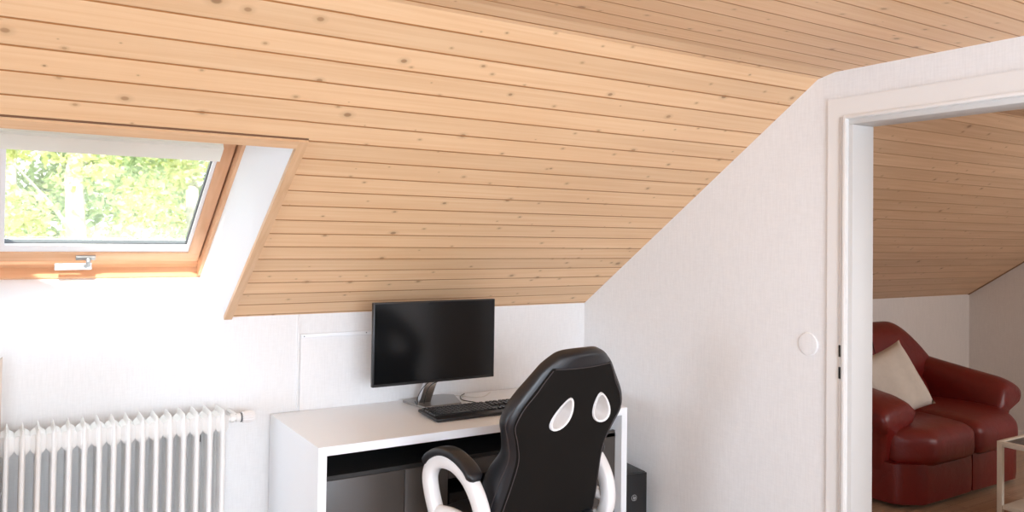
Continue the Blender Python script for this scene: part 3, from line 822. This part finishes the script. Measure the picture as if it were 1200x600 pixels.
# arched back
def backz(t):     # t -1..1 across
    e = abs(t)
    if e < .50: return .968
    k = (e-.50)/.50
    return .968 - .27*k**1.7
m = MB(); rings = []; NB = 28
for i in range(NB+1):
    t = -1+2*i/NB; x = SX_+.72*t; zt = backz(t); y0 = SYB-.30; y1 = SYB
    th = 1.0 if abs(t) < .95 else .85
    prof = []
    zb = .10
    crown = .0
    yb = lambda z: y0+.13*(z-.42)/.5 if z > .42 else y0
    zs = [zb, .30, .42, .50, .565, .585, .62, .70, zt-.09, zt-.045, zt-.015]
    for z in zs:
        z = min(z, zt-.015)
        dent = .018 if abs(z-.585) < .004 else 0
        puff = -.020 if (.46 < z < .56 or .61 < z < zt-.06) else 0
        prof.append((x, yb(z)+dent+puff+(.012 if z > zt-.05 else 0)+(.03 if z > zt-.02 else 0), z))
    prof += [(x, yb(zt)+.075, zt), (x, y1-.05, zt-.006), (x, y1-.012, zt-.04), (x, y1, zt-.10), (x, y1, .4), (x, y1, zb)]
    rings.append(prof)
m.loft(rings); bk = m.build('backrest', M_sofa, sofa, ang=80); subsurf(bk, 1)
m = seam([(SX_+.001, SYB-.30+.13*(z-.42)/.5-.018, z) for z in (.43,.55,.58,.7,.85,.93)], .004); m.build('seam', M_sofadk, sofa)
# arms: slope down to the front and roll outwards
for sgn in (-1, 1):
    m = MB(); rings = []
    for i in range(15):
        t = i/14; y = (SYF+.10) + t*(SYB-.04-SYF-.10)
        zt = .620 + .115*t - (.03*(1-t/.12) if t < .12 else 0) + .02*t*t
        shr = .86 if i == 0 else .96 if i == 1 else 1.0
        xo = (.735+.10*(1-t)) if sgn > 0 else .735; xi = (.50+.09*(1-t)) if sgn > 0 else (.49-.10*(1-t)); zt -= .0 if sgn > 0 else .02*(1-t)
        w0 = SX_
        base = .055
        pts = [(.52, base), (.52, .36), ((.50 if sgn < 0 else .54), .46 if sgn > 0 else .43), (xi-.005, zt-.085), (xi+.015, zt-.035), (xi+.07, zt-.003), (xi+.13, zt), (xo-.04, zt-.020), (xo+.005, zt-.065), (xo-.005, zt-.125), (.71, zt-.165), (.67, .40), (.665, base)]
        cz = zt-.08
        ring = []
        for a, b in pts:
            if b > .40: b = cz+(b-cz)*shr
            yy = y + (.05*(1-shr)/.14 if i < 2 and b < .35 else 0)
            if t < .3 and b < .45: yy += (.04)*(1-t/.3)
            ring.append((SX_+sgn*a, yy, b))
        rings.append(ring if sgn > 0 else ring[::-1])
    m.loft(rings); o = m.build('armrest', M_sofa, sofa, ang=80); subsurf(o, 1)

# cushion leaning in the left corner
m = MB(); NP = 14
CMx = Matrix.Translation((4.68, 2.965, .650)) @ Matrix.Rotation(radians(-22), 4, 'Z') @ Matrix.Rotation(radians(-22), 4, 'X') @ Matrix.Rotation(radians(-20), 4, 'Y')
for side in (-1, 1):
    G = []
    for i in range(NP+1):
        row = []
        for j in range(NP+1):
            a, b = i/NP*2-1, j/NP*2-1
            pin = 1-.09*(1-a*a)*(abs(b)**3)-0; pin2 = 1-.09*(1-b*b)*(abs(a)**3)
            th = .075*((1-a**4)*(1-b**4))**.55 + .008*math.sin(7*a+2)*(1-b*b)*(1-a*a)
            row.append(m.bm.verts.new(CMx @ Vector((a*.215*pin2, side*th, b*.215*pin))))
        G.append(row)
    for i in range(NP):
        for j in range(NP): m.face([G[i][j], G[i+1][j], G[i+1][j+1], G[i][j+1]])
bmesh.ops.remove_doubles(m.bm, verts=list(m.bm.verts), dist=.0015)
cu = m.build('cushion', M_pillow, ang=80)
tag(cu, 'pale beige square cushion leaning in the corner of the red sofa', 'cushion')

# ------------------------------------------------------------------ coffee table
TX0, TY1, TZ = 4.40, 2.195, .50
TX1, TY0 = 5.15, 1.62
tb = thing('coffee_table', ((TX0+TX1)/2, (TY0+TY1)/2, 0), 'low cream metal framed table with glass top before the red sofa', 'table')
LW = .026
for x in (TX0, TX1-LW):
    for y in (TY0, TY1-LW):
        m = MB(); m.rbox(x, x+LW, y, y+LW, 0, TZ-.0005, .002); m.build('leg', M_tablewh, tb)
m = MB()
for y in (TY0, TY1-LW): m.rbox(TX0+LW, TX1-LW, y, y+LW, TZ-.026, TZ, .002)
for x in (TX0, TX1-LW): m.rbox(x, x+LW, TY0+LW, TY1-LW, TZ-.026, TZ, .002)
m.build('top_frame', M_tablewh, tb)
m = MB(); m.box(TX0+LW, TX1-LW, TY0+LW, TY1-LW, TZ-.010, TZ-.003); m.build('glass_top', M_tabglass, tb, smooth=False)
m = MB(); m.rbox(TX0+.003, TX1-.003, TY0+LW+.001, TY1-LW-.001, .150, .172, .002); m.build('shelf', M_tablewh, tb)

# ------------------------------------------------------------------ outside: trees behind the skylight
gm = MB(); gm.poly([(-60,5,-5),(60,5,-5),(60,90,-5),(-60,90,-5)]); tag(gm.build('meadow', M_grass, smooth=False), kind='structure')
def tree(x, y, ztop, rad_, seed, mat, label, nleaf=5200, ls=.16, trunk=.2):
    rnd = random.Random(seed)
    t = thing('tree', (x, y, -5), label, 'tree', 'trees beyond the skylight')
    m = MB(); hgt = ztop+5
    m.tube([(x,y,-5),(x+.1,y,-5+hgt*.4),(x-.1,y+.1,-5+hgt*.75),(x,y,ztop-1)], [trunk,trunk*.8,trunk*.5,trunk*.15], 10)
    for k in range(5):
        a = rnd.random()*2*pi; z = ztop-hgt*.65+rnd.random()*hgt*.5
        l = rad_*(.6+.4*rnd.random())
        m.tube([(x,y,z),(x+cos(a)*l*.5,y+sin(a)*l*.5,z+.5),(x+cos(a)*l,y+sin(a)*l,z+.9)], [trunk*.2,trunk*.1,.012], 6)
    m.build('trunk', M_bark, t)
    m = MB(); bl = []
    for k in range(90):
        a = rnd.random()*2*pi; zc = rnd.uniform(-1, 1); rr = sqrt(1-zc*zc)*rad_*rnd.uniform(.45, 1)
        bl.append((x+cos(a)*rr, y+sin(a)*rr, ztop-hgt*.36+zc*hgt*.36, rnd.uniform(.35, .8)*rad_*.40))
    for k in range(nleaf):
        c = rnd.choice(bl)
        d = Vector((rnd.gauss(0,1), rnd.gauss(0,1), rnd.gauss(0,1))).normalized()*c[3]*rnd.uniform(.5, 1.05)
        p = Vector(c[:3])+d; s_ = ls*rnd.uniform(.6, 1.3)
        ax = Vector((rnd.gauss(0,1), rnd.gauss(0,1), rnd.gauss(0,.6))).normalized(); bx_ = ax.orthogonal().normalized()
        b2 = (bx_*cos(rnd.random()*6)+ax.cross(bx_)*sin(rnd.random()*6)).normalized()
        m.poly([p-ax*s_*.5, p+b2*s_*.28, p+ax*s_*.5, p-b2*s_*.28])
    m.build('foliage', mat, t, smooth=False, recalc=False)
tree(.75, 11.0, 4.6, 1.45, 3, M_leafA, 'yellow green tree outside, left of centre in the skylight', 12000, .11)
tree(2.75, 14.6, 5.2, 1.5, 5, M_leafB, 'greener tree outside at the right of the skylight view', 12000, .13)
tree(.1, 19.5, 5.4, 2.6, 9, M_leafB, 'tree outside behind the others at the left of the skylight', 14000, .2)
tree(4.9, 22.0, 6.4, 2.6, 11, M_leafA, 'pale tree far outside behind the right of the skylight view', 14000, .2)

# ------------------------------------------------------------------ light
w = bpy.data.worlds.new('World'); sc.world = w; w.use_nodes = True
nt = w.node_tree; bg = nt.nodes['Background']
tcw = N(nt, 'ShaderNodeTexCoord'); sx = N(nt, 'ShaderNodeSeparateXYZ'); L(nt, tcw.outputs['Generated'], sx.inputs[0])
rp = N(nt, 'ShaderNodeMapRange', i_1=-.1, i_2=.9); L(nt, sx.outputs[2], rp.inputs[0])
L(nt, mix(nt, rp.outputs[0], (1.0,.99,.97), (.75,.87,1.0)), bg.inputs[0]); bg.inputs[1].default_value = 2.8

def area(name, loc, target, sx_, sy_, power, col=(1,1,1)):
    l = bpy.data.lights.new(name, 'AREA'); l.shape = 'RECTANGLE'; l.size = sx_; l.size_y = sy_; l.energy = power; l.color = col
    o = bpy.data.objects.new(name, l); COL.objects.link(o); o.location = loc
    o.rotation_euler = (Vector(target)-Vector(loc)).to_track_quat('-Z', 'Y').to_euler(); return o
sun = bpy.data.lights.new('sun', 'SUN'); sun.energy = 17.0; sun.angle = radians(3); sun.color = (1,.95,.86)
so = bpy.data.objects.new('sun', sun); COL.objects.link(so); so.rotation_euler = (radians(48), 0, radians(-20))
# added fill lamps standing in for unseen windows behind and left
wl = area('fill_light_behind', (.3, -1.9, 1.45), (1.4, 3.0, .3), 2.2, 1.1, 70, (.86,.98,1.13))
wl.data.spread = radians(115)
area('fill_light_left', (-3.9, .9, 1.2), (1.8, 2.2, 1.0), 1.6, 1.3, 84, (.81,.99,1.21))
area('floor_bounce_fill', (2.0, -1.1, .12), (2.0, -.5, 2.2), 2.4, 2.2, 84, (.84,.99,1.18))  # added upward fill lamp in place of light bounced off the floor
# sky light falling in through the skylight
area('skylight_daylight', tuple(SL(.3, 1.0, 1.3)), tuple(SL(.35, .2, 0)), 1.4, 1.2, 14, (.92,.98,1.08))
# the next room
area('next_room_window', (5.2, -.35, 1.45), (5.0, 3.0, .6), 1.3, 1.0, 40, (.98,.98,1.0))

# ------------------------------------------------------------------ camera
cam = bpy.data.cameras.new('camera'); co = bpy.data.objects.new('camera', cam); COL.objects.link(co); sc.camera = co
yaw, pitch, roll = radians(32.19), radians(1.179), radians(.7915)
f = Vector((sin(yaw)*cos(pitch), cos(yaw)*cos(pitch), sin(pitch)))
rt = Vector((cos(yaw), -sin(yaw), 0)); up = rt.cross(f)
r2 = rt*cos(roll)+up*sin(roll); u2 = -rt*sin(roll)+up*cos(roll)
co.matrix_world = Matrix(((r2.x,u2.x,-f.x,0),(r2.y,u2.y,-f.y,0),(r2.z,u2.z,-f.z,H),(0,0,0,1)))
cam.sensor_width = 36; cam.lens = 36*935.1/1200; cam.shift_y = -41.3/1200; cam.clip_start = .05; cam.clip_end = 300
sc.view_settings.view_transform = 'Standard'; sc.view_settings.exposure = 0.0
sc.cycles.use_denoising = True
sc.cycles.max_bounces = 8; sc.cycles.diffuse_bounces = 5
